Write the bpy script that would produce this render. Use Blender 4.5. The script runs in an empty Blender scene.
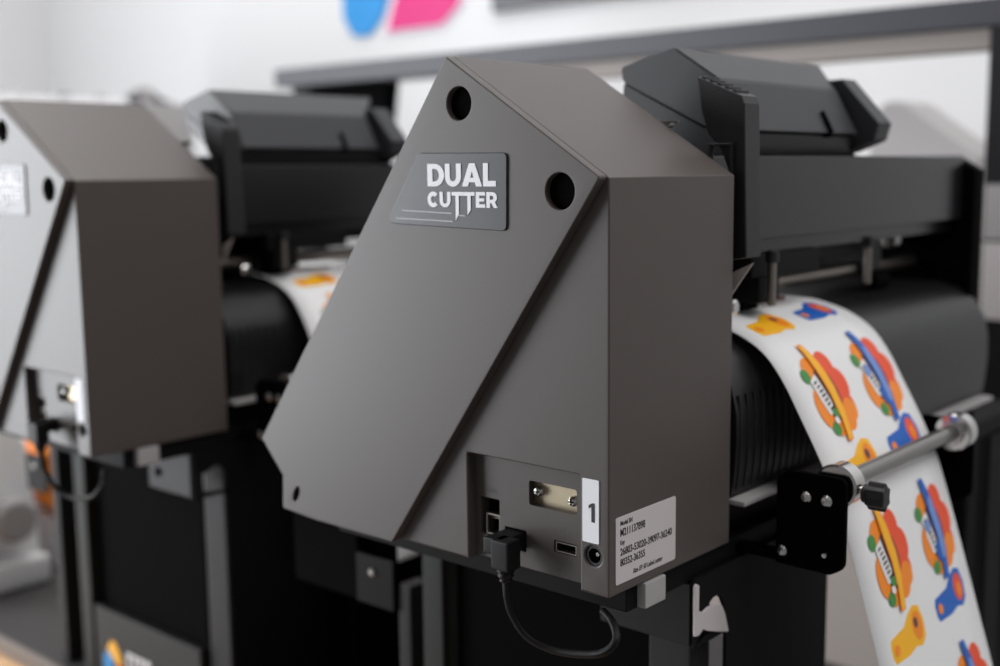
import bpy, bmesh, math, random
from mathutils import Vector, Matrix
random.seed(4)
PI = math.pi
S = bpy.context.scene
COL = S.collection
PITCH = 0.4483          # distance from one machine to the next along Y
Z0 = 0.79               # top of the stand

# ------------------------------------------------------------------ materials
def srgb(r, g, b):
    f = lambda c: (c/255/12.92) if c/255 <= .04045 else ((c/255+.055)/1.055)**2.4
    return (f(r), f(g), f(b), 1)

def mat(name, col, rough=.5, metal=0, bump=0, bscale=900, var=0, spec=.5, vscale=6):
    m = bpy.data.materials.new(name); m.use_nodes = True
    nt = m.node_tree; b = nt.nodes['Principled BSDF']
    b.inputs['Base Color'].default_value = col
    b.inputs['Roughness'].default_value = rough
    b.inputs['Metallic'].default_value = metal
    b.inputs['Specular IOR Level'].default_value = spec
    tc = nt.nodes.new('ShaderNodeTexCoord')
    if var:
        n = nt.nodes.new('ShaderNodeTexNoise'); n.inputs['Scale'].default_value = vscale; n.inputs['Detail'].default_value = 4
        mx = nt.nodes.new('ShaderNodeMix'); mx.data_type = 'RGBA'
        mx.inputs[6].default_value = tuple(c*(1-var) for c in col[:3])+(1,)
        mx.inputs[7].default_value = tuple(min(1, c*(1+var)) for c in col[:3])+(1,)
        nt.links.new(tc.outputs['Object'], n.inputs['Vector'])
        nt.links.new(n.outputs['Fac'], mx.inputs[0]); nt.links.new(mx.outputs[2], b.inputs['Base Color'])
    if bump:
        n = nt.nodes.new('ShaderNodeTexNoise'); n.inputs['Scale'].default_value = bscale; n.inputs['Detail'].default_value = 2
        bp = nt.nodes.new('ShaderNodeBump'); bp.inputs['Strength'].default_value = bump; bp.inputs['Distance'].default_value = .0004
        nt.links.new(tc.outputs['Object'], n.inputs['Vector'])
        nt.links.new(n.outputs['Fac'], bp.inputs['Height']); nt.links.new(bp.outputs['Normal'], b.inputs['Normal'])
    return m

M = dict(
    cap=mat('warm_grey_plastic', srgb(81, 74, 71), .42, 0, .06, 1400, .02, .42),
    plate=mat('slate_plate', srgb(52, 52, 56), .36, 0, 0, 1, .03),
    port=mat('port_grey', srgb(81, 74, 70), .5, 0, .2, 1400),
    dark=mat('black_plastic', srgb(25, 25, 28), .45, 0, .3, 900, .05),
    cover=mat('charcoal_plastic', srgb(43, 44, 47), .48, 0, .25, 700, .05),
    beam=mat('black_satin_beam', srgb(26, 26, 28), .25, 0, 0, 1, .04),
    steelblack=mat('black_powdercoat', srgb(15, 15, 16), .6, 0, .1, 800, .05, .12),
    apron=mat('apron_black', srgb(20, 20, 21), .36, 0, .05, 800, .03, .45),
    black=mat('deep_black', srgb(7, 7, 8), .8, 0, 0, 1, 0, .03),
    hole=mat('hole_black', srgb(6, 5, 5), .9, 0, 0, 1, 0, .03),
    rubber=mat('cable_rubber', srgb(16, 15, 16), .55, 0, 0, 1, 0, .25),
    steel=mat('brushed_steel', srgb(150, 147, 143), .28, 1, 0, 1, .06, vscale=200),
    chrome=mat('chrome', srgb(215, 213, 210), .16, 1),
    brass=mat('plated_cover', srgb(176, 164, 140), .38, .75, 0, 1, .05),
    bronze=mat('dull_steel', srgb(150, 142, 134), .35, .9),
    white=mat('white_vinyl', srgb(238, 237, 237), .45, 0),
    label=mat('label_paper', srgb(205, 198, 198), .55, 0),
    sticker=mat('white_sticker', srgb(240, 240, 244), .5, 0),
    ink=mat('black_ink', srgb(25, 24, 26), .6),
    inkgrey=mat('grey_ink', srgb(92, 88, 88), .6),
    letters=mat('white_letters', srgb(246, 244, 248), .5),
    stripe=mat('pale_line', srgb(176, 176, 182), .5),
    yellow=mat('yellow_ink', srgb(255, 186, 10), .45), orange=mat('orange_ink', srgb(250, 140, 20), .45),
    red=mat('red_ink', srgb(240, 80, 36), .45), blue=mat('blue_ink', srgb(12, 96, 190), .45),
    sky=mat('light_blue_ink', srgb(118, 150, 214), .45), green=mat('green_ink', srgb(60, 140, 60), .45),
    maroon=mat('brown_ink', srgb(96, 58, 62), .5),
    cyan=mat('cyan_sign', srgb(0, 140, 212), .5), magenta=mat('magenta_sign', srgb(216, 6, 118), .5),
    lilac=mat('pale_lilac_sign', srgb(240, 215, 235), .5), signwhite=mat('sign_white', srgb(245, 244, 245), .5),
    signgrey=mat('sign_grey', srgb(92, 92, 96), .5),
    frame=mat('slate_frame', srgb(62, 62, 69), .5, 0, .2, 500, .04),
    framedark=mat('dark_frame', srgb(18, 18, 21), .6, 0, 0, 1, 0, .3),
    taupe=mat('taupe_panel', srgb(170, 161, 155), .6, 0, 0, 1, .04),
    gusset=mat('satin_black', srgb(22, 22, 24), .5, 0, 0, 1, 0, .25),
    leg=mat('grey_leg', srgb(28, 28, 30), .6, 0, 0, 1, 0, .3),
    legdark=mat('dark_leg', srgb(30, 32, 31), .6, 0, 0, 1, 0, .3),
    cross=mat('crossbar_charcoal', srgb(34, 34, 35), .6, 0, 0, 1, 0, .3),
    shelf=mat('shelf_grey', srgb(58, 56, 56), .6, 0, 0, 1, .06),
    shelfedge=mat('shelf_edge', srgb(128, 120, 114), .6),
    wall=mat('wall_paint', srgb(222, 222, 223), .8, 0, .05, 60, .01),
    wood=mat('tan_wood', srgb(222, 180, 136), .5, 0, 0, 1, .06),
    floor=mat('grey_floor', srgb(125, 123, 122), .5, 0, 0, 1, .05),
    redrub=mat('red_brown_strip', srgb(120, 66, 58), .6),
    palegrey=mat('pale_grey_plastic', srgb(168, 165, 165), .5), cream=mat('cream_plastic', srgb(226, 214, 178), .4),
)

# floor boards
def boards(m):
    nt = m.node_tree; b = nt.nodes['Principled BSDF']
    tc = nt.nodes.new('ShaderNodeTexCoord'); br = nt.nodes.new('ShaderNodeTexBrick')
    br.inputs['Scale'].default_value = 1; br.inputs['Brick Width'].default_value = 1.2; br.inputs['Row Height'].default_value = .16
    br.inputs['Mortar Size'].default_value = .002
    br.inputs['Color1'].default_value = srgb(128, 126, 124); br.inputs['Color2'].default_value = srgb(120, 118, 117); br.inputs['Mortar'].default_value = srgb(92, 91, 90)
    nt.links.new(tc.outputs['Object'], br.inputs['Vector']); nt.links.new(br.outputs['Color'], b.inputs['Base Color'])
boards(M['floor'])

# ------------------------------------------------------------------ mesh building
YZ = lambda a, b, c: (c, a, b)        # outline drawn in (Y,Z), thickness along X
XZ = lambda a, b, c: (a, c, b)        # outline in (X,Z), thickness along Y
XY = lambda a, b, c: (a, b, c)

def fill_poly(polys, t0, t1, fmap, bev=0):
    """outlines (first + holes) -> solid between t0 and t1"""
    cu = bpy.data.curves.new('tmp', 'CURVE'); cu.dimensions = '2D'; cu.fill_mode = 'BOTH'
    for p in polys:
        sp = cu.splines.new('POLY'); sp.points.add(len(p)-1); sp.use_cyclic_u = True
        for i, (a, b) in enumerate(p): sp.points[i].co = (a, b, 0, 1)
    cu.extrude = abs(t1-t0)/2 - bev; cu.bevel_depth = bev; cu.offset = -bev; cu.bevel_resolution = 2
    ob = bpy.data.objects.new('tmp', cu)
    me = bpy.data.meshes.new_from_object(ob)
    bpy.data.objects.remove(ob); bpy.data.curves.remove(cu)
    c = (t0+t1)/2
    for v in me.vertices: v.co = Vector(fmap(v.co.x, v.co.y, v.co.z+c))
    return me

def rounded(p, r, n=5):
    out = []
    N = len(p)
    for i in range(N):
        rr = r[i] if isinstance(r, (list, tuple)) else r
        a, b, c = Vector(p[i-1]), Vector(p[i]), Vector(p[(i+1) % N])
        if rr <= 0: out.append(tuple(b)); continue
        u = (a-b).normalized(); v = (c-b).normalized()
        ang = u.angle(v); d = min(rr/math.tan(ang/2), (a-b).length*.49, (c-b).length*.49)
        p0, p1 = b+u*d, b+v*d
        for k in range(n+1):
            t = k/n; out.append(tuple((1-t)**2*p0+2*t*(1-t)*b+t*t*p1))
    return out

def circle(cy, cz, r, n=28, ry=None): return [(cy+r*math.cos(2*PI*k/n), cz+(ry or r)*math.sin(2*PI*k/n)) for k in range(n)]
def rect(a0, b0, a1, b1, r=0):
    p = [(a0, b0), (a1, b0), (a1, b1), (a0, b1)]
    return rounded(p, r) if r else p

class MB:
    def __init__(s): s.bm = bmesh.new(); s.mi = 0
    def _add(s, me):
        n = len(s.bm.faces); s.bm.from_mesh(me); s.bm.faces.ensure_lookup_table()
        for f in s.bm.faces[n:]: f.material_index = s.mi
        bpy.data.meshes.remove(me)
    def sub(s, bm):
        me = bpy.data.meshes.new('t'); bm.to_mesh(me); bm.free(); s._add(me); return s
    def poly(s, polys, t0, t1, fmap=YZ, bev=0):
        if not isinstance(polys[0], list): polys = [polys]
        s._add(fill_poly(polys, t0, t1, fmap, bev)); return s
    def box(s, x0, x1, y0, y1, z0, z1, bev=0, seg=2):
        b = bmesh.new(); bmesh.ops.create_cube(b, size=1)
        for v in b.verts: v.co = Vector(((x0+x1)/2+v.co.x*(x1-x0), (y0+y1)/2+v.co.y*(y1-y0), (z0+z1)/2+v.co.z*(z1-z0)))
        if bev: bmesh.ops.bevel(b, geom=b.edges[:], offset=bev, segments=seg, affect='EDGES', profile=.5)
        return s.sub(b)
    def cyl(s, p0, p1, r0, r1=None, n=28, bev=0):
        p0, p1 = Vector(p0), Vector(p1); d = p1-p0; L = d.length
        b = bmesh.new(); bmesh.ops.create_cone(b, cap_ends=True, segments=n, radius1=r0, radius2=r0 if r1 is None else r1, depth=L)
        if bev:
            e = [e for e in b.edges if abs(e.verts[0].co.z-e.verts[1].co.z) < 1e-7]
            bmesh.ops.bevel(b, geom=e, offset=bev, segments=3, affect='EDGES')
        q = Vector((0, 0, 1)).rotation_difference(d.normalized()).to_matrix().to_4x4()
        b.transform(Matrix.Translation((p0+p1)/2) @ q)
        return s.sub(b)
    def lathe(s, prof, p0, axis, n=32):
        """profile (t along axis, r)"""
        b = bmesh.new(); rings = []
        for t, r in prof:
            rings.append([b.verts.new((max(r, 1e-5)*math.cos(2*PI*k/n), max(r, 1e-5)*math.sin(2*PI*k/n), t)) for k in range(n)])
        for i in range(len(rings)-1):
            for k in range(n):
                b.faces.new((rings[i][k], rings[i][(k+1) % n], rings[i+1][(k+1) % n], rings[i+1][k]))
        b.faces.new(rings[0][::-1]); b.faces.new(rings[-1])
        q = Vector((0, 0, 1)).rotation_difference(Vector(axis).normalized()).to_matrix().to_4x4()
        b.transform(Matrix.Translation(p0) @ q)
        return s.sub(b)
    def tube(s, pts, r, n=12, sub=8):
        pts = [Vector(p) for p in pts]; P = [2*pts[0]-pts[1]]+pts+[2*pts[-1]-pts[-2]]; path = []
        for i in range(1, len(P)-2):
            for k in range(sub):
                t = k/sub; a, b_, c, d = P[i-1:i+3]
                path.append(.5*((2*b_)+(c-a)*t+(2*a-5*b_+4*c-d)*t*t+(3*b_-a-3*c+d)*t**3))
        path.append(pts[-1])
        b = bmesh.new(); rings = []
        up = Vector((.3, .2, 1)).normalized()
        for i, p in enumerate(path):
            tg = (path[min(i+1, len(path)-1)]-path[max(i-1, 0)]).normalized()
            u = (up-tg*up.dot(tg)).normalized(); v = tg.cross(u); up = u
            rings.append([b.verts.new(p+u*r*math.cos(2*PI*k/n)+v*r*math.sin(2*PI*k/n)) for k in range(n)])
        for i in range(len(rings)-1):
            for k in range(n): b.faces.new((rings[i][k], rings[i][(k+1) % n], rings[i+1][(k+1) % n], rings[i+1][k]))
        b.faces.new(rings[0][::-1]); b.faces.new(rings[-1])
        return s.sub(b)
    def build(s, name, mats, parent=None, base=(0, 0, 0), smooth=30):
        bmesh.ops.remove_doubles(s.bm, verts=s.bm.verts, dist=1e-6)
        bmesh.ops.recalc_face_normals(s.bm, faces=s.bm.faces)
        s.bm.transform(Matrix.Translation(-Vector(base)))
        me = bpy.data.meshes.new(name); s.bm.to_mesh(me); s.bm.free()
        for m in (mats if isinstance(mats, list) else [mats]): me.materials.append(m)
        me.polygons.foreach_set('use_smooth', [True]*len(me.polygons))
        me.set_sharp_from_angle(angle=math.radians(smooth))
        o = bpy.data.objects.new(name, me); COL.objects.link(o); o.parent = parent
        w = o.modifiers.new('weighted_normals', 'WEIGHTED_NORMAL'); w.keep_sharp = True; w.weight = 100
        return o

def tag(o, label=None, cat=None, group=None, kind=None):
    if label: o['label'] = label
    if cat: o['category'] = cat
    if group: o['group'] = group
    if kind: o['kind'] = kind
    return o
def empty(name, loc):
    o = bpy.data.objects.new(name, None); COL.objects.link(o); o.location = loc; o.empty_display_size = .05; return o
def copy_tree(o, parent=None):
    c = o.copy(); COL.objects.link(c); c.parent = parent
    for ch in list(o.children): copy_tree(ch, c)
    return c

def text_mesh(mb, body, size, fmap_xy, depth=.0002, bold=0, shear=0, width=None):
    """mb gets flat lettering; fmap_xy(u,v,w) -> world with u right, v up, w outwards"""
    cu = bpy.data.curves.new('tmp', 'FONT'); cu.body = body; cu.size = size; cu.extrude = depth/2; cu.offset = bold; cu.shear = shear
    ob = bpy.data.objects.new('tmp', cu); me = bpy.data.meshes.new_from_object(ob)
    xs = [v.co.x for v in me.vertices]; w0, w1 = min(xs), max(xs); k = (width/(w1-w0)) if width else 1
    for v in me.vertices: v.co = Vector(fmap_xy((v.co.x-w0)*k, v.co.y, v.co.z+depth/2))
    bpy.data.objects.remove(ob); bpy.data.curves.remove(cu)
    mb._add(me); return w1-w0

# ------------------------------------------------------------------ the cutter
B = (0, 0, Z0)
PROFILE = [(.0950, 1.0600), (0, 1.0), (0, .804), (.2345, .8055), (.2335, .8265), (.2522, .8462)]

def shrink(p, d):
    out = []; N = len(p)
    for i in range(N):
        a, b, c = Vector(p[i-1]), Vector(p[i]), Vector(p[(i+1) % N])
        e1 = (b-a).normalized(); e2 = (c-b).normalized()
        n1 = Vector((-e1.y, e1.x)); n2 = Vector((-e2.y, e2.x))
        m = (n1+n2).normalized(); out.append(tuple(b+m*d/max(.3, m.dot(n1))))
    return out

def make_cutter():
    root = empty('label_cutter', B)
    # --- near end cover: body with a notch for the sockets, raised side cover with a diagonal edge on it
    PORTS = [rect(.0730, .8178, .0859, .8375, .0008), rect(.0233, .8386, .0534, .8512, .0018), rect(.0234, .8177, .0376, .8238, .0003),
             rect(.0553, .8135, .0697, .8246, .0006), circle(.0092, .8228, .0050, 28)]
    m = MB()
    BODY = [(.0950, 1.0600), (0, 1.0), (0, .804), (.0168, .8041), (.0168, .861), (.0895, .861), (.0895, .8046), (.2345, .8055), (.2335, .8265), (.2522, .8462)]
    m.poly([rounded(BODY, [.001, .001, .001, .0006, .0014, .0014, .0006, .001, .001, .001]), circle(.0092, .8228, .0050, 28)], 0, .1095, YZ, .0010)
    m.poly([shrink(PROFILE, .0012)]+PORTS, .006, .1085, YZ)
    body = m.build('end_cover', M['cap'], root, B)
    m = MB()
    HOLES = [circle(.0856, 1.0362, .0081, 36), circle(.0233, .9940, .0085, 36)]
    slot = [(.2212+.0016*math.cos(t)*1.25-.0026*math.sin(t), .8172+.0012*math.cos(t)+.0046*math.sin(t)) for t in [2*PI*k/20 for k in range(20)]]
    PL = [(.0938, 1.0592), (.0007, 1.0004), (.1406, .8046), (.2042, .8046), (.2342, .8065), (.2331, .8267), (.2519, .8464)]
    m.poly([rounded(PL, [.0010, .0016, .001, .001, .001, .001, .001])]+HOLES+[slot], -.0062, -.0002, YZ, .0006)
    m.build('side_cover', M['cap'], body, B)
    for cy, cz, r in ((.0856, 1.0362, .0080), (.0233, .9940, .0084)):
        m = MB(); m.cyl((-.0030, cy, cz), (.0004, cy, cz), r, None, 36); m.build('screw_recess', M['hole'], body, B)
    m = MB(); m.poly([slot], -.0035, .0003, YZ); m.build('screw_recess', M['hole'], body, B)
    # --- name plate
    m = MB()
    m.poly(rounded([(.1134, 1.0129), (.0544, 1.0120), (.0550, .9750), (.1381, .9772)], [.004, .003, .003, .004]), -.0071, -.0059, YZ, .0004)
    npl = m.build('name_plate', M['plate'], body, B)
    m = MB(); lettering(m); m.build('lettering', M['letters'], npl, B)
    m = MB()
    for (ya, za, yb, zb) in ((.1258, .9837, .0905, .9827), (.1303, .9797, .0898, .9787), (.0862, .9818, .0815, .9816)):
        m.poly([(ya, za), (yb, zb), (yb, zb+.0006), (ya, za+.0006)], -.0073, -.0071, YZ)
    m.build('pale_line', M['stripe'], npl, B)
    # --- sockets
    m = MB()
    m.mi = 0; m.box(.0125, .0165, .0728, .0861, .8176, .8377)
    m.mi = 1; m.poly([rect(.0732, .8180, .0829, .8290), rect(.0740, .8187, .0821, .8283)], .0068, .0125, YZ)
    m.mi = 1
    for k in range(6): m.box(.0085, .012, .0752+k*.0011, .0756+k*.0011, .8262, .8272)
    m.build('network_socket', [M['hole'], M['bronze']], body, B)
    m = MB()
    m.mi = 0; m.box(.0135, .0165, .0230, .0380, .8173, .8242)
    m.mi = 1; m.poly([rect(.0238, .8181, .0366, .8232), rect(.0244, .8187, .0360, .8226)], .0062, .0135, YZ)
    m.mi = 0; m.box(.0085, .0135, .0250, .0354, .8204, .8218)
    m.build('usb_socket', [M['hole'], M['bronze']], body, B)
    m = MB(); m.box(.0125, .0165, .0550, .0700, .8132, .8249); m.build('device_socket', M['hole'], body, B)
    m = MB(); m.poly(rect(.0228, .8382, .0539, .8516), .0105, .0125, YZ)
    sc = m.build('serial_port_plate', M['brass'], body, B)
    for cy, cz in ((.0493, .8457), (.0279, .8442)):
        m = MB(); m.mi = 0
        m.lathe([(0, .0026), (.0022, .0026), (.0034, .0018), (.0036, 0)], (.0106, cy, cz), (-1, 0, 0), 20)
        m.mi = 1; m.box(.0068, .0074, cy-.0016, cy+.0016, cz-.0003, cz+.0003); m.box(.0068, .0074, cy-.0003, cy+.0003, cz-.0016, cz+.0016)
        m.build('screw', [M['chrome'], M['hole']], sc, B)
    m = MB(); m.mi = 0
    m.poly([circle(.0092, .8228, .0049, 28), circle(.0092, .8228, .0036, 28)], .0012, .0140, YZ)
    m.cyl((.0130, .0092, .8228), (.0140, .0092, .8228), .0048); m.mi = 1; m.cyl((.0035, .0092, .8228), (.0130, .0092, .8228), .0010, .0010, 12)
    m.build('power_socket', [M['dark'], M['chrome']], body, B)
    # engraved legends over the sockets
    m = MB()
    f = lambda y, z: (lambda u, v, w: (.0061-w, y-u, z+v))
    text_mesh(m, 'LAN', .0042, f(.0826, .8402), .0002); m.build('socket_legend', M['inkgrey'], body, B)
    m = MB(); text_mesh(m, 'USB', .0038, f(.0345, .8268), .0002); m.build('socket_legend', M['inkgrey'], body, B)
    # --- stickers
    m = MB(); m.poly(rect(.0056, .8293, .0152, .8600, .0006), -.0004, .0004, YZ)
    m.build('number_sticker', M['sticker'], body, B)
    m = MB(); m.poly(rect(.0050, .8090, .0560, .8417, .0014), -.0004, .0004, XZ)
    slb = m.build('serial_label', M['label'], body, B)
    m = MB()
    g = lambda x, z: (lambda u, v, w: (x+u, -.00042-w, z+v))
    text_mesh(m, 'Model SN', .0032, g(.0085, .8374), .0001, .00006, 0, .0098)
    text_mesh(m, 'M211137898', .0052, g(.0085, .8322), .0001, .00010, 0, .0205)
    text_mesh(m, 'Key', .0032, g(.0085, .8280), .0001, .00006, 0, .0036)
    text_mesh(m, '26803-53020-39097-36240', .0050, g(.0085, .8228), .0001, .00009, 0, .0440)
    text_mesh(m, '80352-36355', .0050, g(.0085, .8176), .0001, .00009, 0, .0205)
    text_mesh(m, 'Size EF 50 Label cutter', .0033, g(.0190, .8115), .0001, .00005, .25, .0255)
    m.build('serial_print', M['ink'], slb, B)
    # --- far end housing
    m = MB(); m.poly(rounded([(.200, 1.0110), (.030, 1.0110), (.012, 1.000), (.012, .80), (.20, .80)], .003), .488, .506, YZ, .0015)
    m.build('end_housing', M['black'], root, B)
    m = MB(); m.poly(rounded([(.093, 1.045), (.010, .990), (.010, .80), (.20, .80), (.22, .85)], .002), .1094, .1125, YZ, .0005)
    m.build('end_plate', M['black'], root, B)
    # --- beam over the platen
    m = MB(); m.box(.1120, .4925, .022, .098, .9625, 1.0105, .0016)
    m.box(.1125, .4922, .030, .092, .9530, .9630, .001)
    m.build('beam', M['beam'], root, B)
    m = MB(); m.box(.1128, .260, .098, .104, .9130, 1.0090, .001); m.build('rear_gap_blocker', M['black'], root, B)  # added plate, blocks the bright background in the gap under the beam
    # --- carriage cover (faceted)
    m = MB()
    x0, x1 = .150, .292
    up = [(.1014, 1.0630), (.0640, 1.0720), (.0340, 1.0525), (.0195, 1.0235), (.0430, 1.0268), (.1000, 1.0545)]
    b = bmesh.new()
    xr = [.338, .330, .294, .298, .302, .330]
    a = [b.verts.new((x0, y, z)) for y, z in up]; c = [b.verts.new((xr[i], y, z)) for i, (y, z) in enumerate(up)]
    b.faces.new(a); b.faces.new(c[::-1])
    for i in range(6): b.faces.new((a[i], a[i-1], c[i-1], c[i]))
    bmesh.ops.recalc_face_normals(b, faces=b.faces)
    bmesh.ops.bevel(b, geom=b.edges[:], offset=.0011, segments=2, affect='EDGES')
    m.sub(b)
    cov = m.build('carriage_cover', M['cover'], root, B)
    m = MB()
    m.poly(rounded([(.0995, 1.0540), (.0440, 1.0262), (.0235, 1.0232), (.0290, 1.0108), (.0500, 1.0102), (.1000, 1.0462)], .0012), .1508, .310, YZ, .0006)
    m.build('cover_tray', M['dark'], cov, B)
    m = MB()
    m.poly(rounded([(.062, 1.0590), (.0340, 1.0600), (.0080, 1.0310), (.0110, 1.0200), (.030, 1.0125), (.055, 1.0130)], .0015), .302, .322, YZ, .0012)
    m.build('hinge_block', M['cover'], cov, B)
    m = MB(); m.poly([(.0250, 1.038), (.0185, 1.026), (.0190, 1.0215), (.034, 1.0215)], .2560, .2600, YZ, .0004)
    m.build('latch', M['black'], cov, B)
    m = MB(); m.box(.155, .325, .034, .094, 1.0095, 1.0180, .001); m.build('carriage_base', M['black'], root, B)
    # --- clamp lever beside the near end cover
    m = MB()
    lev = [(.0275, 1.0520), (.0000, 1.0405), (-.0015, 1.0365), (-.0040, .957), (.0080, .955), (.0075, 1.0020), (.0120, 1.0130), (.0200, 1.0215), (.0245, 1.0340)]
    m.poly(rounded(lev, [.001, .001, .002, .001, .001, .003, .004, .004, .003]), .1155, .1315, YZ, .0009)
    levo = m.build('clamp_lever', M['dark'], root, B)
    m = MB()
    for k in range(5):
        t = .12+.17*k; y = .0275+(-.0275)*t; z = 1.0520-.0115*t
        m.box(.1165, .1305, y-.0012, y+.0012, z-.0006, z+.0011, .0004)
    m.build('grip_rib', M['dark'], levo, B)
    m = MB(); m.poly([rect(.004, .985, .0180, 1.0165), rect(.0055, .9870, .0165, 1.0010), rect(.0055, 1.0025, .0165, 1.0150)], .1130, .1156, YZ, .0003)
    m.build('lever_bracket', M['dark'], root, B)
    m = MB(); m.cyl((.1098, .0429, 1.0268), (.1150, .0425, 1.0272), .0016, None, 14); m.box(.1100, .1130, .036, .0475, 1.0278, 1.0292, .0004)
    m.build('spring_clip', M['steel'], root, B)
    # --- platen: flat bed, curved ribbed apron, pale lip
    bed = [(.200, .9140), (.060, .9145), (.036, .9140), (.0215, .9100), (.0100, .9010), (.0022, .8890), (-.0012, .8740), (-.0016, .8580), (-.0005, .8420), (.0012, .8290), (.012, .8265), (.20, .8265)]
    m = MB(); m.poly(bed, .1128, .4918, YZ)
    n = 0
    for k in range(22):                                     # fine ribs running round the apron
        x = .1165+k*.0080
        rib = [(-.0004, .8835), (-.0018, .8735), (-.0021, .8580), (-.0011, .8420), (.0004, .8310), (.012, .832), (.014, .875)]
        m.poly(rib, x, x+.0022, YZ, .0004)
    m.build('platen_apron', M['apron'], root, B, 40)
    m = MB(); m.box(.1128, .4918, -.0070, .014, .8240, .8268, .0006); m.build('apron_lip', M['palegrey'], root, B)
    # --- rails and machine underside
    m = MB(); m.box(.020, .600, .004, .215, Z0, .8036, .001); m.box(.1128, .4918, .012, .200, .8030, .8240); m.build('base_rail', M['steelblack'], root, B)
    m = MB(); m.box(.0290, .0470, -.0010, .0060, .7905, .8035, .0008); m.build('leveling_block', M['palegrey'], root, B)
    # --- tool head and pinch rollers
    m = MB(); m.box(.175, .262, .026, .070, .9395, .9535, .0015); m.box(.18, .205, .024, .045, .925, .940, .001)
    m.box(.262, .330, .034, .066, .9450, .9535, .001)
    m.build('tool_head', M['steelblack'], root, B)
    for x, y in ((.1860, .0190), (.3400, .0300)):
        m = MB(); m.mi = 0; m.cyl((x, y, .9240), (x, y, .9500), .0026, None, 20, .0004); m.mi = 1; m.cyl((x, y, .9490), (x, y, .9560), .0040, None, 20, .0006)
        m.build('tool_pin', [M['bronze'], M['dark']], root, B)
    m = MB(); m.lathe([(0, .003), (.001, .006), (.009, .006), (.010, .0035), (.014, .0035)], (.386, .036, .951), (1, 0, 0)); m.build('end_fitting', M['steel'], root, B)
    m = MB(); m.cyl((.1128, .060, .9300), (.4920, .060, .9300), .0054, None, 20); m.build('guide_rod', M['bronze'], root, B)
    for x in (.20, .395):
        m = MB(); m.mi = 0; m.box(x-.014, x+.014, .050, .084, .9290, .9530, .001); m.mi = 1
        m.lathe([(0, .006), (.002, .0072), (.022, .0072), (.024, .006)], (x-.012, .048, .9215), (1, 0, 0), 24)
        m.build('pinch_roller', [M['dark'], M['black']], root, B)
    m = MB(); m.box(.214, .262, .050, .056, .9183, .9210, .0004); m.build('cutting_strip', M['redrub'], root, B)
    m = MB(); m.poly([(.0060, .9350), (.0060, .9480), (-.0080, .9545)], .1150, .1170, YZ, .0003); m.build('pale_tab', M['taupe'], root, B)
    m = MB(); m.lathe([(0, .002), (.001, .0045), (.006, .0045), (.007, .003)], (.150, .028, .926), (0, -1, 0), 20); m.build('adjusting_screw', M['chrome'], root, B)
    # --- roller bar in front, on two brackets
    m = MB(); m.cyl((.128, -.0508, .8400), (.2985, -.0508, .8400), .0050, None, 28)
    bar = m.build('roller_bar', M['steel'], root, B)
    for xa, ax in ((.1262, 1), (.2995, -1)):
        m = MB(); m.lathe([(0, .0105), (.0008, .0117), (.0110, .0117), (.0118, .0108), (.0120, .0075), (.0150, .0072), (.0155, .0060)], (xa, -.0515, .8400), (ax, 0, 0), 36)
        m.build('collar', M['chrome'], bar, B)
    m = MB()
    m.mi = 0; m.cyl((.1330, -.0620, .8390), (.1330, -.0665, .8385), .0022, None, 16)
    k = [(.1330+(.0060 if i % 2 else .0044)*math.cos(PI*i/6), .8370+(.0082 if i % 2 else .0060)*math.sin(PI*i/6)) for i in range(12)]
    m.mi = 1; m.poly(rounded(k, .0012), -.0765, -.0665, XZ, .0012); m.cyl((.1330, -.0645, .8375), (.1330, -.0670, .8375), .0048, None, 20)
    m.build('thumb_screw', [M['chrome'], M['dark']], bar, B)
    for xa, nm in ((.1215, 1), (.3010, -1)):
        m = MB()
        m.poly(rounded([(-.0215, .7945), (-.0215, .8410), (-.0275, .8462), (-.0600, .8462), (-.0600, .7985), (-.0520, .7940)], [.001, .003, .003, .005, .007, .003]), xa, xa+.0032, YZ, .0006)
        m.poly(rounded([(xa, .7945), (xa-.0*nm, .8410), (xa+.018, .8410), (xa+.018, .7945)], .001), -.0240, -.0210, XZ, .0005)
        m.box(xa+.002, xa+.012, -.0225, .006, .7950, .7990, .0005)
        br = m.build('roller_bracket', M['black'], root, B)
        if nm == 1:
            for cy, cz, r in ((-.0382, .8335, .0030), (-.0497, .8332, .0032), (-.0497, .8045, .0017), (-.0250, .8020, .0030)):
                m = MB(); m.lathe([(0, r), (.0010, r), (.0020, r*.72), (.0022, 0)], (xa+.0002, cy, cz), (-1, 0, 0), 20); m.build('screw', M['chrome'], br, B)
    return root

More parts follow.
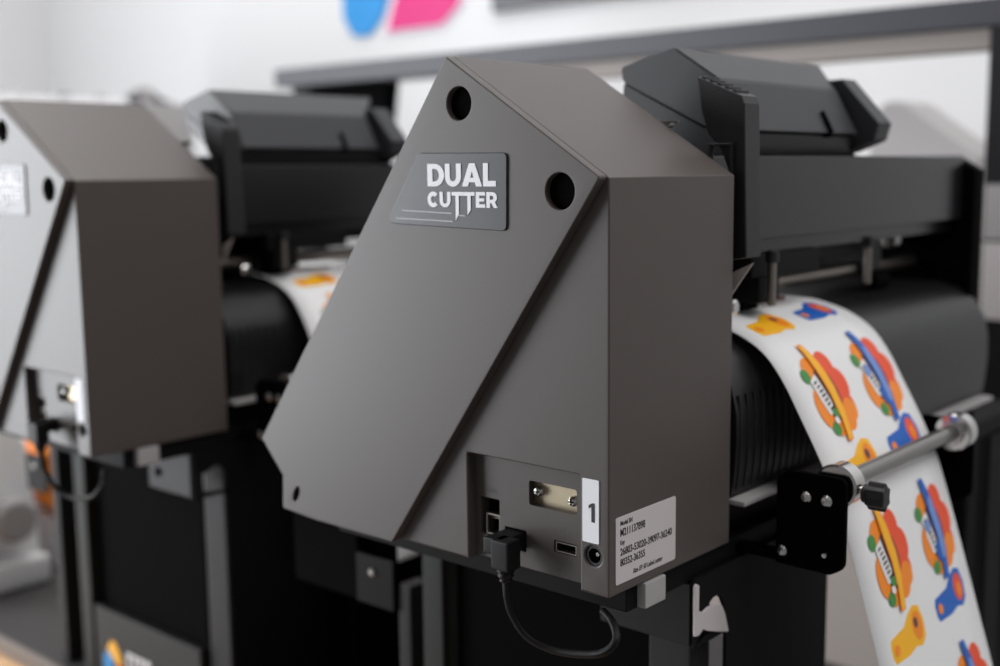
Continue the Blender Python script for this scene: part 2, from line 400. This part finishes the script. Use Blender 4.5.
def lettering(m):
    """DUAL over CUTTER, heavy white capitals; drawn from the right reading side (Y decreases to the right)"""
    f = lambda a, b, c: (c, a, b)
    T0, T1 = -.0074, -.0070
    def put(polys, ox, oz, h, w):
        m.poly([[(ox-u*w, oz+v*h) for u, v in p] for p in polys], T0, T1, YZ)
    def arc(cx, cy, rx, ry, a0, a1, n=12): return [(cx+rx*math.cos(math.radians(a0+(a1-a0)*k/n)), cy+ry*math.sin(math.radians(a0+(a1-a0)*k/n))) for k in range(n+1)]
    D = [[(0, 0), (.45, 0)]+arc(.45, .5, .55, .5, -90, 90)+[(0, 1)], [(.30, .22), (.30, .78), (.45, .78)]+arc(.45, .5, .25, .28, 90, -90)]
    U = [[(0, 1), (0, .42)]+arc(.5, .42, .5, .43, 180, 360)+[(1, 1), (.70, 1), (.70, .42)]+arc(.5, .42, .20, .2, 360, 180)+[(.30, 1)]]
    A = [[(0, 0), (.36, 1), (.64, 1), (1, 0), (.70, 0), (.64, .18), (.36, .18), (.30, 0)], [(.42, .38), (.58, .38), (.50, .68)]]
    L = [[(0, 0), (1, 0), (1, .24), (.38, .24), (.38, 1), (0, 1)]]
    C = [arc(.52, .5, .52, .52, 42, 318, 20)+arc(.52, .5, .20, .24, 314, 46, 16)]
    T = [[(.34, 0), (.66, 0), (.66, .76), (1, .76), (1, 1), (0, 1), (0, .76), (.34, .76)]]
    E_ = [[(0, 0), (1, 0), (1, .22), (.38, .22), (.38, .40), (.9, .40), (.9, .60), (.38, .60), (.38, .78), (1, .78), (1, 1), (0, 1)]]
    R = [[(0, 0), (.32, 0), (.32, .30), (.45, .30), (.66, 0), (1, 0), (.74, .36)]+arc(.52, .66, .42, .34, -50, 90, 10)+[(0, 1)], [(.32, .52), (.32, .77), (.50, .77)]+arc(.50, .645, .14, .125, 90, -90, 8)]
    y = .1068; h = .0111; z = .9962
    for g, w in ((D, .0115), (U, .0107), (A, .0132), (L, .0082)):
        put(g, y, z, h, w); y -= w+.0007
    z = .9860; h = .0075; y = .1070
    for g, w in ((C, .0076), (U, .0074), ('T1', .0072), ('T2', .0072), (E_, .0060), (R, .0072)):
        if g == 'T1': g = [[(.36, -.85), (.66, -.45), (.66, .76), (1.03, .76), (1.03, 1), (0, 1), (0, .76), (.36, .76)]]
        elif g == 'T2': g = [[(.34, -.50), (.64, -.15), (.64, .76), (1, .76), (1, 1), (-.06, 1), (-.06, .76), (.34, .76)]]
        put(g, y, z, h, w); y -= w+.00085

cutter = make_cutter()
tag(cutter, 'nearest warm grey label cutter whose end cover fills the middle of the photo', 'cutting machine', 'label cutters in a row')
# the numeral exists only on the nearest machine
m = MB()
m.poly([(.0098, .8395), (.0080, .8395), (.0080, .8487), (.0094, .8487), (.0114, .8474), (.0114, .8459), (.0098, .8468)], -.0006, -.0004, YZ)
num = m.build('numeral', M['ink'], None, B)
num.parent = [o for o in cutter.children_recursive if o.name.startswith('number_sticker')][0]
cut2 = copy_tree(cutter); cut2.location = (0, PITCH, Z0); cut2['label'] = 'second label cutter, standing behind the nearest one at the left of the photo'
ec = min([o for o in cut2.children if o.name.startswith('end_cover')], key=lambda o: 0); ec.location.x = -.008; ec.scale.x = 1.075
for c in (cut2,):
    for o in list(c.children_recursive):
        if o.name.split('.')[0] in ('numeral', 'serial_print', 'serial_label'): bpy.data.objects.remove(o)

# ------------------------------------------------------------------ the printed sheets
K = [(.19, .919), (.08, .919), (.045, .9185), (.03, .916), (.0142, .911), (-.0005, .902), (-.012, .888), (-.0225, .87), (-.0325, .852), (-.0415, .834), (-.0505, .81), (-.0735, .735), (-.1, .645), (-.13, .53), (-.145, .45)]
def dense(K, n=12):
    K = [Vector(k) for k in K]; P = [2*K[0]-K[1]]+K+[2*K[-1]-K[-2]]; o = []
    for i in range(1, len(P)-2):
        for k in range(n):
            t = k/n; a, b, c, d = P[i-1:i+3]
            o.append(.5*((2*b)+(c-a)*t+(2*a-5*b+4*c-d)*t*t+(3*b-a-3*c+d)*t**3))
    o.append(K[-1]); return o
DP = dense(K); SL = [0]
for i in range(1, len(DP)): SL.append(SL[-1]+(DP[i]-DP[i-1]).length)
def sheet_pt(X, s, off):
    s = max(0, min(SL[-1]-1e-6, s)); i = 0
    while SL[i+1] < s: i += 1
    t = (s-SL[i])/(SL[i+1]-SL[i]); p = DP[i].lerp(DP[i+1], t)
    ta, tb = DP[min(i+2, len(DP)-1)]-DP[max(i-1, 0)], None
    n = Vector((-ta.y, ta.x)).normalized()*-1          # outwards (up / towards the front)
    if n.x > 0 and n.y < 0: n = -n
    p = p+n*off
    return (X, p.x, p.y)

def blob(cx, cs, rx, rs, n=18): return [(cx+rx*math.cos(2*PI*k/n), cs+rs*math.sin(2*PI*k/n)) for k in range(n)]
PR_M = ['yellow', 'orange', 'red', 'blue', 'sky', 'green', 'maroon', 'white', 'ink']
def print_mesh(layers, name, parent):
    mb = MB()
    for li, (poly, mi) in enumerate(layers):
        b = bmesh.new(); vs = [b.verts.new((x, s, 0)) for x, s in poly]; b.faces.new(vs)
        bmesh.ops.triangulate(b, faces=b.faces)
        smin = min(s for _, s in poly); smax = max(s for _, s in poly); s = smin+.002
        while s < smax:
            bmesh.ops.bisect_plane(b, geom=b.verts[:]+b.edges[:]+b.faces[:], plane_co=(0, s, 0), plane_no=(0, 1, 0)); s += .002
        for v in b.verts: v.co = Vector(sheet_pt(v.co.x, v.co.y, .00022+.00006*li))
        mb.mi = PR_M.index(mi); mb.sub(b)
    return mb.build(name, [M[k] for k in PR_M], parent, (0, 0, Z0), 60)

def flower(cx, cs, variant):
    ban = 'yellow' if variant == 'y' else 'blue'
    L = []
    for dx, ds, rx, rs, c in ((.0145, -.016, .0085, .009, 'red'), (.0200, -.003, .0095, .0105, 'red'), (.0180, .010, .0088, .009, 'red'), (.0120, .0165, .0085, .0085, 'orange'), (.0190, .0130, .0070, .0070, 'orange'),
                              (-.004, -.014, .009, .009, 'orange'), (-.009, .008, .008, .012, 'orange'), (-.002, .020, .006, .006, 'orange')):
        L.append((blob(cx+dx, cs+ds, rx, rs), c))
    L.append((blob(cx-.013, cs-.012, .0045, .0045), 'green')); L.append((blob(cx-.006, cs+.021, .0045, .004), 'green'))
    L.append((blob(cx+.003, cs+.001, .011, .0165), 'maroon'))
    L.append(([(cx-.0115, cs-.0085), (cx-.0035, cs-.0120), (cx+.0010, cs+.0060), (cx-.0015, cs+.0130), (cx-.0065, cs+.0125), (cx-.0095, cs+.0030)], 'white'))
    rng = random.Random(7)
    for k in range(7):
        a = cx-.0088+.0008*k+rng.uniform(-.0006, .0006); c = cs-.0072+.0027*k; w = rng.uniform(.0035, .0058)
        L.append(([(a, c), (a+w, c-.0012), (a+w+.0003, c+.0002), (a+.0003, c+.0013)], 'maroon' if k % 3 == 1 else 'ink'))
    if variant == 'b':
        L.append((blob(cx+.0010, cs+.013, .004, .006), 'blue')); L.append((blob(cx-.006, cs-.004, .0035, .004), 'sky'))
    else:
        L.append((blob(cx-.0005, cs+.0125, .003, .003), 'green')); L.append((blob(cx-.003, cs+.0165, .0025, .0022), 'white'))
    sw = [(-.0030, -.031), (.0020, -.031), (.0075, -.018), (.0108, -.002), (.0105, .012), (.0052, .0295), (-.0010, .0295), (.0022, .016), (.0022, .002), (-.0006, -.014)]
    L.append(([(cx+a, cs+b) for a, b in sw], 'orange' if variant == 'y' else ban))
    inner = [(-.0022, -.029), (.0012, -.030), (.0066, -.018), (.0096, -.002), (.0092, .012), (.0044, .0285), (.0002, .0285), (.0032, .016), (.0032, .002), (.0004, -.015)] if variant == 'y' else [(.0030, -.020), (.0064, -.018), (.0098, -.002), (.0096, .011), (.0068, .018), (.0034, .017), (.0036, .002), (.0016, -.012)]
    L.append(([(cx+a, cs+b) for a, b in inner], 'sky' if variant == 'b' else 'yellow'))
    return L
def tagprint(cx, cs, variant):
    c = 'orange' if variant == 'y' else 'blue'
    body = [(-.024, -.001), (-.022, -.0045), (-.004, -.0065), (.004, -.0115), (.012, -.0145), (.019, -.0125), (.0215, -.004), (.020, .005), (.014, .0088), (.006, .0070), (-.004, .0090), (-.022, .0086), (-.024, .005)]
    L = [([(cx+a, cs+b) for a, b in body], 'yellow' if variant == 'y' else 'blue')]
    L.append((blob(cx+.0125, cs-.003, .0062, .0082), 'orange' if variant == 'y' else 'red'))
    L.append((blob(cx+.0130, cs-.0015, .0032, .0045), 'orange'))
    if variant == 'y': L.append((blob(cx+.0110, cs-.005, .0026, .0030), 'maroon'))
    L.append((blob(cx-.0175, cs+.0022, .0032, .0030), 'orange'))
    return L

def make_sheet(S_END):
    b = bmesh.new(); nx = 6; rows = []
    for s in [S_END*k/150 for k in range(151)]:
        rows.append([b.verts.new(sheet_pt(.1435+(.2815-.1435)*i/nx, s, 0)) for i in range(nx+1)])
    for r in range(150):
        for i in range(nx): b.faces.new((rows[r][i], rows[r][i+1], rows[r+1][i+1], rows[r+1][i]))
    mb = MB(); mb.sub(b)
    o = mb.build('printed_media', M['white'], None, (0, 0, Z0), 60)
    o.location = (0, 0, Z0)
    sd = o.modifiers.new('thickness', 'SOLIDIFY'); sd.thickness = .0003; sd.offset = 0
    n = 0
    for k in range(-1, 5):
        s0 = .2250+.0972*k; s1 = .1690+.0972*k
        if -.05 < s0-.225 and s0+.035 < S_END:
            tag(print_mesh(flower(.181, s0, 'y'), 'flower_print', o), 'orange flower print with a yellow banner')
            tag(print_mesh(flower(.2455, s0-.001, 'b'), 'flower_print', o), 'orange flower print with a blue banner')
        if k >= 0 and s1+.02 < S_END:
            tag(print_mesh(tagprint(.1845, s1+.0035, 'y'), 'tag_print', o), 'yellow tag print')
            tag(print_mesh(tagprint(.2485, s1-.0010, 'b'), 'tag_print', o), 'blue tag print')
    return o
sheet = make_sheet(SL[-1])
tag(sheet, 'white sticker sheet with flower prints hanging over the nearest cutter', 'sticker sheet', 'printed sheets in the cutters')
sh2 = make_sheet(.425); tag(sh2, None, 'sticker sheet', 'printed sheets in the cutters'); sh2.location = (.034, PITCH, Z0); sh2['label'] = 'white sticker sheet of which a corner shows between the two grey end covers'

# ------------------------------------------------------------------ stands
def make_stand():
    SB = (0, 0, .545)
    root = empty('cutter_stand', SB)
    # front shroud with the hook shaped cut-out
    m = MB()
    hook = [(.0788, .7880), (.0815, .7870), (.0815, .7745), (.0850, .7735), (.0890, .7745), (.0950, .7775), (.1000, .7775), (.1035, .7745), (.1065, .7690), (.1080, .7570), (.0930, .7580), (.0870, .7590), (.0830, .7565), (.0788, .7560)]
    m.poly([rounded([(.0755, .7925), (.2300, .7925), (.2300, .5450), (.1085, .5450), (.1085, .7545), (.0755, .7545)], .0008), hook], .0005, .0025, XZ)
    m.build('front_shroud', M['steelblack'], root, SB)
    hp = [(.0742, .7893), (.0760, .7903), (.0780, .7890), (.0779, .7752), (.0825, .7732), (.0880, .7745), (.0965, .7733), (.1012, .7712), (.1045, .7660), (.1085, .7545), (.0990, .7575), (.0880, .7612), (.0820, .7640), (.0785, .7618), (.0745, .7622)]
    m = MB(); m.poly(rounded(hp, .0008, 3), -.0012, .0003, XZ, .0002); m.build('cutout_bright_fill', M['label'], root, SB)  # pale plate imitates the bright background showing through the cut-out
    m = MB(); m.poly(rounded([(.0025, .7895), (.060, .7895), (.060, .7560), (.0025, .7560)], .001), .0745, .0765, YZ, .0004)
    hole = MB(); hole.cyl((.0735, .046, .770), (.0750, .046, .770), .0040, None, 18)
    gp = m.build('end_gusset', M['gusset'], root, SB); hole.build('bolt_hole', M['hole'], gp, SB)
    m = MB(); m.box(.0860, .1060, .0085, .0360, .5450, .7890, .002); m.build('leg', M['leg'], root, SB)
    m = MB(); m.box(.0980, .1180, .2050, .2240, .5450, .7890, .002); m.build('leg', M['legdark'], root, SB)
    m = MB(); m.box(.0980, .1180, .2350, .2475, .5450, .7280, .002); m.build('leg', M['leg'], root, SB)
    m = MB(); m.box(.0945, .0975, .2480, .2850, .7080, .7430, .001)
    gs = m.build('rear_gusset', M['steelblack'], root, SB)
    m = MB(); m.lathe([(0, .0030), (.0010, .0030), (.0020, .0018), (.0021, 0)], (.0946, .2680, .7320), (-1, 0, 0), 18); m.build('screw', M['steel'], gs, SB)
    m = MB(); m.box(.1070, .1095, .0365, .2000, .5450, .7890); m.build('side_panel', M['black'], root, SB)
    m = MB(); m.box(.0980, .1060, .0362, .2000, .5450, .6165, .001)
    cp = m.build('crossbar_panel', M['cross'], root, SB)
    cy, cz = .1705, .5700
    m = MB(); m.mi = 0
    m.poly([(cy+.017, cz-.012), (cy+.018, cz), (cy+.010, cz+.009), (cy+.003, cz+.004), (cy-.002, cz-.012)], .0974, .0980, YZ)
    m.mi = 1; m.poly([(cy+.0105, cz+.010), (cy+.004, cz+.0185), (cy-.003, cz+.019), (cy-.010, cz+.010), (cy-.014, cz-.001), (cy-.004, cz-.001), (cy+.004, cz+.004)], .0974, .0980, YZ)
    m.mi = 2; m.poly([(cy-.004, cz-.002), (cy-.014, cz-.002), (cy-.016, cz-.008), (cy-.012, cz-.013), (cy-.003, cz-.013)], .0974, .0980, YZ)
    m.build('emblem', [M['cyan'], M['yellow'], M['red']], cp, SB)
    m = MB()
    for a in (.1490, .1390, .1290, .1190):
        m.poly([(a, .566), (a-.0035, .566), (a-.0035, .5845), (a, .5845)], .0976, .0980, YZ); m.poly([(a-.0035, .581), (a-.0075, .581), (a-.0075, .5845), (a-.0035, .5845)], .0976, .0980, YZ)
    m.build('wordmark', M['letters'], cp, SB)
    m = MB(); m.box(.520, .545, .020, .060, .5450, .7890, .002); m.box(.515, .550, .0005, .0030, .5450, .7890); m.build('leg', M['steelblack'], root, SB)
    m = MB(); m.box(.520, .545, .170, .200, .5450, .7890, .002); m.build('leg', M['steelblack'], root, SB)
    m = MB(); m.box(.10, .54, .120, .145, .760, .7890, .001); m.build('cross_rail', M['steelblack'], root, SB)
    return root
st = make_stand(); tag(st, 'black metal stand carrying the nearest label cutter', 'machine stand', 'stands under the cutters')
st2 = copy_tree(st)
m = MB(); m.box(.1000, .1400, .2890, .3600, .7050, .7885, .003); m.build('sheet_occluder', M['black'], st, (0, 0, .545))  # added black block, hides part of the second sheet from view
st2.location = (0, PITCH, .545)
for o in list(st2.children):
    n = o.name.split('.')[0]
    if n == 'cutout_bright_fill': bpy.data.objects.remove(o)
    elif n == 'leg' and abs(min(v.co.y for v in o.data.vertices)-.235) < .002: o.location.y = .018; o.scale.z = .244/.183; o.scale.x = 1.0
for o in (x for x in st2.children if x.name.startswith('rear_gusset')): o.location.y = .02
[setattr(o, 'location', (.0190, -.006, 0)) for o in st2.children if o.name.split('.')[0] == 'leg' and abs(min(v.co.x for v in o.data.vertices)-.086) < .002]; st2['label'] = 'black stand with a coloured emblem, under the second label cutter'

# long low bench the stands are bolted to
bench = empty('bench', (.33, .55, 0))
BB = (.33, .55, 0)
m = MB(); m.box(-.06, .560, -.10, 1.55, .5030, .5290, .003); m.build('bench_top', M['wood'], bench, BB)
m = MB(); m.box(.0900, .560, -.10, 1.55, .5286, .5448, .0015); m.build('rubber_mat', M['shelf'], bench, BB)
m = MB(); m.box(.0840, .0905, -.10, 1.55, .5286, .5449, .0015); m.build('edge_strip', M['shelfedge'], bench, BB)
for y in (-.05, .65, 1.48):
    for x in (.53, .30):
        m = MB(); m.box(x-.02, x+.02, y, y+.04, 0, .504, .003); m.build('leg', M['steelblack'], bench, BB)
tag(bench, 'long low wooden bench with a dark mat that the cutter stands are bolted to', 'bench')

# added black bin on the bench, darkens the void below the second cutter's sheet
bb = (.33, .46, .545); bn = empty('dark_void_bin', bb)
m = MB(); m.poly([rect(.232, .345, .430, .560, .012), rect(.236, .349, .426, .556, .010)], .5460, .7420, XY, .0008); m.build('bin_wall', M['black'], bn, bb)
m = MB(); m.poly(rect(.232, .345, .430, .560, .012), .5452, .5490, XY, .0005); m.build('bin_bottom', M['black'], bn, bb)
tag(bn, 'added black open bin darkening the space below the sheet of the second cutter', 'bin')

# ------------------------------------------------------------------ cables
def make_cable():
    m = MB()
    m.tube([(-.0080, .0570, .8030), (-.0074, .0568, .794), (-.005, .0555, .784), (-.002, .048, .7735), (.002, .034, .7690), (.004, .0155, .7712), (.005, .0050, .7755), (.008, .0015, .7815), (.014, .0080, .7862), (.020, .018, .7876)], .0020)
    c = m.build('cable', M['rubber'], None, B)
    c.location = B
    m = MB()
    m.box(-.0120, .0100, .0562, .0688, .8150, .8238, .0014)
    m.box(-.0135, -.0030, .0510, .0625, .8085, .8238, .0014)
    m.lathe([(0, .0044), (.002, .0046), (.003, .0036), (.0045, .0042), (.006, .0030), (.007, .0034), (.008, .0022)], (-.0082, .0568, .8095), (.03, .03, -1), 18)
    m.build('plug', M['rubber'], c, B)
    return c
cb = make_cable(); tag(cb, 'thin black cable plugged into the end cover of the nearest cutter', 'cable', 'cables at the socket panels')
cb2 = copy_tree(cb); cb2.location = (-.008, PITCH, Z0); cb2['label'] = 'black cable hanging from the sockets of the second cutter, left'

# ------------------------------------------------------------------ big frame behind
fb = (.82, .65, 0)
fr = empty('printer_frame', fb)
m = MB(); m.poly(rounded([(1.252, 1.1400), (.020, 1.1400), (.020, 1.1690), (1.252, 1.1690)], [.006, .001, .001, .006]), .80, .86, YZ, .0015); m.build('top_beam', M['frame'], fr, fb)
m = MB(); m.box(.81, .855, .116, .86, 1.1200, 1.1400, .001); m.build('under_rail', M['taupe'], fr, fb)
m = MB(); m.box(.80, .86, .015, .1150, 0, 1.1405, .002)
post = m.build('post', M['framedark'], fr, fb)
for z0, z1, mt in ((.9285, .9840, 'palegrey'), (.8470, .9255, 'label')):
    m = MB(); m.poly(rect(.030, z0, .1120, z1, .002), .7990, .8004, YZ); m.build('notice', M[mt], post, fb)
m = MB(); m.box(.83, .86, 1.20, 1.245, 0, 1.1405, .002); m.build('post', M['framedark'], fr, fb)
m = MB(); m.poly(rounded([(1.23, 1.1400), (1.02, 1.1400), (1.03, 1.075), (1.06, 1.055), (1.23, 1.055)], [.001, .001, .02, .02, .004]), .832, .858, YZ, .001); m.build('motor_housing', M['black'], fr, fb)
tag(fr, 'large dark grey frame of the wide machine standing behind the cutters', 'machine frame')

# ------------------------------------------------------------------ setting
def struct(o): o['kind'] = 'structure'; return o
WX = 1.30; WY = 2.9
m = MB(); m.box(-3.5, WX+.1, -3.0, WY+.1, -.08, 0); struct(m.build('floor', M['floor']))
m = MB(); m.box(WX, WX+.1, -3.0, WY+.1, 0, 2.7); struct(m.build('wall_back', M['wall']))
m = MB(); m.box(-3.5, WX, WY, WY+.1, 0, 2.7); struct(m.build('wall_left', M['wall']))
m = MB(); m.box(WX-.014, WX, -3.0, WY, 0, .10, .003); struct(m.build('baseboard_back', M['signwhite']))
# sign on the wall
sg = empty('wall_sign', (WX, 1.45, 1.28)); gb = (WX, 1.45, 1.28)
m = MB(); m.poly(rounded([(1.640, 1.40), (1.640, 1.330), (1.612, 1.288), (1.560, 1.285), (1.520, 1.318), (1.482, 1.40)], [.01, .03, .03, .03, .03, .01], 8), WX-.006, WX, YZ, .001); m.build('sign_shape', M['cyan'], sg, gb)
m = MB(); m.poly(rounded([(1.466, 1.40), (1.520, 1.284), (1.345, 1.284), (1.290, 1.325), (1.288, 1.40)], [.01, .006, .045, .03, .01], 8), WX-.004, WX, YZ, .001); m.build('sign_border', M['lilac'], sg, gb)
m = MB(); m.poly(rounded([(1.458, 1.40), (1.504, 1.290), (1.350, 1.290), (1.298, 1.328), (1.296, 1.40)], [.01, .004, .04, .03, .01], 8), WX-.007, WX-.004, YZ, .001); m.build('sign_shape', M['magenta'], sg, gb)
tag(sg, 'cyan and magenta emblem sign on the white wall at the top', 'wall sign')
sl = MB(); sl.poly(rect(.60, 1.300, 1.212, 1.345, .003), WX-.012, WX, YZ, .001)
lt = sl.build('wall_lettering_bar', M['signgrey'], None, gb); lt.location = gb
tag(lt, 'dark grey bar on the white wall at the top, right of the emblem', 'wall bar')

# ------------------------------------------------------------------ background things
def cabinet(name, x0, x1, y0, y1, h, mt, label, cat, doors):
    c = (x0, (y0+y1)/2, 0); t = empty(name, c)
    m = MB(); m.box(x0, x1, y0, y1, 0.02, h, .006); m.build('body', M[mt], t, c)
    m = MB(); m.box(x0+.01, x1-.01, y0+.01, y1-.01, 0, .021); m.build('plinth', M['framedark'], t, c)
    n = doors; w = (x1-x0)/n
    for k in range(n):
        m = MB(); m.box(x0+w*k+.004, x0+w*(k+1)-.004, y0-.012, y0, .04, h-.03, .003); d = m.build('door', M[mt], t, c)
        m = MB(); m.box(x0+w*(k+1)-.03, x0+w*(k+1)-.018, y0-.026, y0-.012, h*.5, h*.5+.12, .003); m.build('handle', M['signgrey'], d, c)
    return tag(t, label, cat)
cabinet('storage_cabinet', .50, .905, 1.85, 2.25, 1.1525, 'signwhite', 'white storage cabinet behind the second cutter at the left edge', 'cabinet', 2)
cabinet('steel_cabinet', .915, 1.015, 1.80, 2.20, 1.1460, 'palegrey', 'narrow grey cabinet right of the white storage cabinet', 'cabinet', 1)
for i, (x, r, h, mt, lb) in enumerate(((.700, .012, .014, 'palegrey', 'leftmost small grey lid on the white cabinet'), (.790, .010, .012, 'signgrey', 'middle small dark lid on the white cabinet'), (.868, .011, .015, 'palegrey', 'rightmost small grey lid on the white cabinet'))):
    m = MB(); m.lathe([(0, r), (h*.7, r), (h, r*.6)], (x, 1.90, 1.1525), (0, 0, 1), 20)
    o = m.build('jar_lid', M[mt], None, (x, 1.90, 1.1525)); o.location = (x, 1.90, 1.1525); tag(o, lb, 'lid')
td = empty('tape_dispenser', (.965, 1.88, 1.1460)); tdb = (.965, 1.88, 1.1460)
m = MB(); m.poly(rounded([(.918, 1.1460), (1.012, 1.1460), (1.010, 1.154), (.985, 1.162), (.972, 1.173), (.935, 1.173), (.922, 1.164)], .004), 1.865, 1.895, XZ, .002); m.build('body', M['signgrey'], td, tdb)
m = MB(); m.cyl((.952, 1.862, 1.166), (.952, 1.898, 1.166), .016, None, 24, .002); m.build('tape_roll', M['palegrey'], td, tdb)
tag(td, 'small dark tape dispenser on the narrow grey cabinet', 'tape dispenser')
# white label unit on the bench behind the second cutter
wb = empty('label_unwinder', (.19, .98, .545)); wbb = (.19, .98, .545)
m = MB(); m.poly(rounded([(.100, .545), (.205, .545), (.205, .610), (.198, .700), (.186, .728), (.120, .742), (.100, .735)], .012), .955, 1.10, XZ, .006); m.build('body', M['signwhite'], wb, wbb)
m = MB(); m.lathe([(0, .020), (.003, .024), (.030, .024), (.033, .020)], (.165, .956, .626), (0, -1, 0), 28); m.build('hub', M['palegrey'], wb, wbb)
m = MB(); m.lathe([(0, .006), (.006, .006), (.008, .004)], (.135, .9555, .665), (0, -1, 0), 18); m.build('knob', M['black'], wb, wbb)
m = MB(); m.box(.100, .205, .930, .954, .5455, .578, .006); m.build('tray', M['signwhite'], wb, wbb)
tag(wb, 'white label unwinder on the bench at the left edge', 'label unwinder')
m = MB(); m.mi = 1; m.lathe([(0, .014), (.0, .050), (.055, .050), (.056, .049)], (.262, .965, .6555), (0, 1, 0), 40)
m.mi = 0; m.lathe([(.0555, .049), (.056, .0500), (.092, .0500), (.092, .014)], (.262, .965, .6555), (0, 1, 0), 40)
ro = m.build('label_roll', [M['white'], M['orange']], None, (.262, .965, .6055)); ro.location = (.262, .965, .6055)
tag(ro, 'roll of orange labels beside the white unwinder at the left edge', 'label roll')
rs = MB(); rs.box(.232, .292, .962, 1.06, .5452, .6055, .003); so = rs.build('roll_cradle', M['signwhite'], None, (.262, 1.0, .5452)); so.location = (.262, 1.0, .5452)
tag(so, 'white cradle under the roll of orange labels', 'cradle')
# pale cabinet beyond the far end of the cutters
mcb = (1.15, .45, 0); mc = empty('media_cabinet', mcb)
m = MB(); m.box(1.08, 1.27, .12, .80, .0, .950, .006); m.build('body', M['taupe'], mc, mcb)
m = MB(); m.poly(rounded([(.372, .950), (.372, 1.026), (.358, 1.080), (.350, 1.0885), (.330, 1.0880), (.228, 1.015), (.218, .950)], [.001, .004, .012, .012, .020, .010, .001]), 1.10, 1.20, YZ, .003); m.build('hood', M['palegrey'], mc, mcb)
tag(mc, 'pale grey cabinet with a sloping hood beyond the far end of the cutters', 'cabinet')

# ------------------------------------------------------------------ light
def area(name, loc, target, sx, sy, power, col=(1, 1, 1)):
    l = bpy.data.lights.new(name, 'AREA'); l.shape = 'RECTANGLE'; l.size = sx; l.size_y = sy; l.energy = power; l.color = col
    o = bpy.data.objects.new(name, l); COL.objects.link(o); o.location = loc
    o.rotation_euler = (Vector(target)-Vector(loc)).to_track_quat('-Z', 'Y').to_euler(); return o
area('window_light', (-1.35, 2.8, 1.05), (-.9, 0, .9), 1.9, 2.0, 130, (.93, .96, 1))
area('overhead_fill', (.3, 1.2, 2.65), (.3, 1.2, 0), 1.4, 2.0, 34, (1, .99, .98))  # added lamp overhead, brightens the back wall and upward faces
area('overhead_fill', (.3, -1.3, 2.65), (.3, -.2, .6), 1.6, 1.2, 27, (1, .99, .98))  # added frontal fill for the hanging sheet and cover fronts
W = bpy.data.worlds.new('World'); S.world = W; W.use_nodes = True
bg = W.node_tree.nodes['Background']; bg.inputs['Color'].default_value = (.95, .96, 1, 1); bg.inputs['Strength'].default_value = .17

# ------------------------------------------------------------------ camera
cam = bpy.data.cameras.new('camera'); co = bpy.data.objects.new('camera', cam); COL.objects.link(co)
r = Vector((.65938582, -.7517159, -.01155678)); u = Vector((.11011252, .08135876, .99058366)); fw = Vector((.74369724, .65444936, -.13642015))
mw = Matrix((r, u, -fw)).transposed().to_4x4(); mw.translation = (-.4326, -.3146, 1.0039)
co.matrix_world = mw
cam.sensor_width = 36; cam.lens = 42.592; cam.clip_start = .02
cam.dof.use_dof = True; cam.dof.focus_distance = .555; cam.dof.aperture_fstop = 4.7; cam.dof.aperture_blades = 0
S.camera = co
S.view_settings.view_transform = 'Standard'; S.view_settings.look = 'None'; S.view_settings.gamma = 1; S.view_settings.use_curve_mapping = False
S.view_settings.exposure = .06
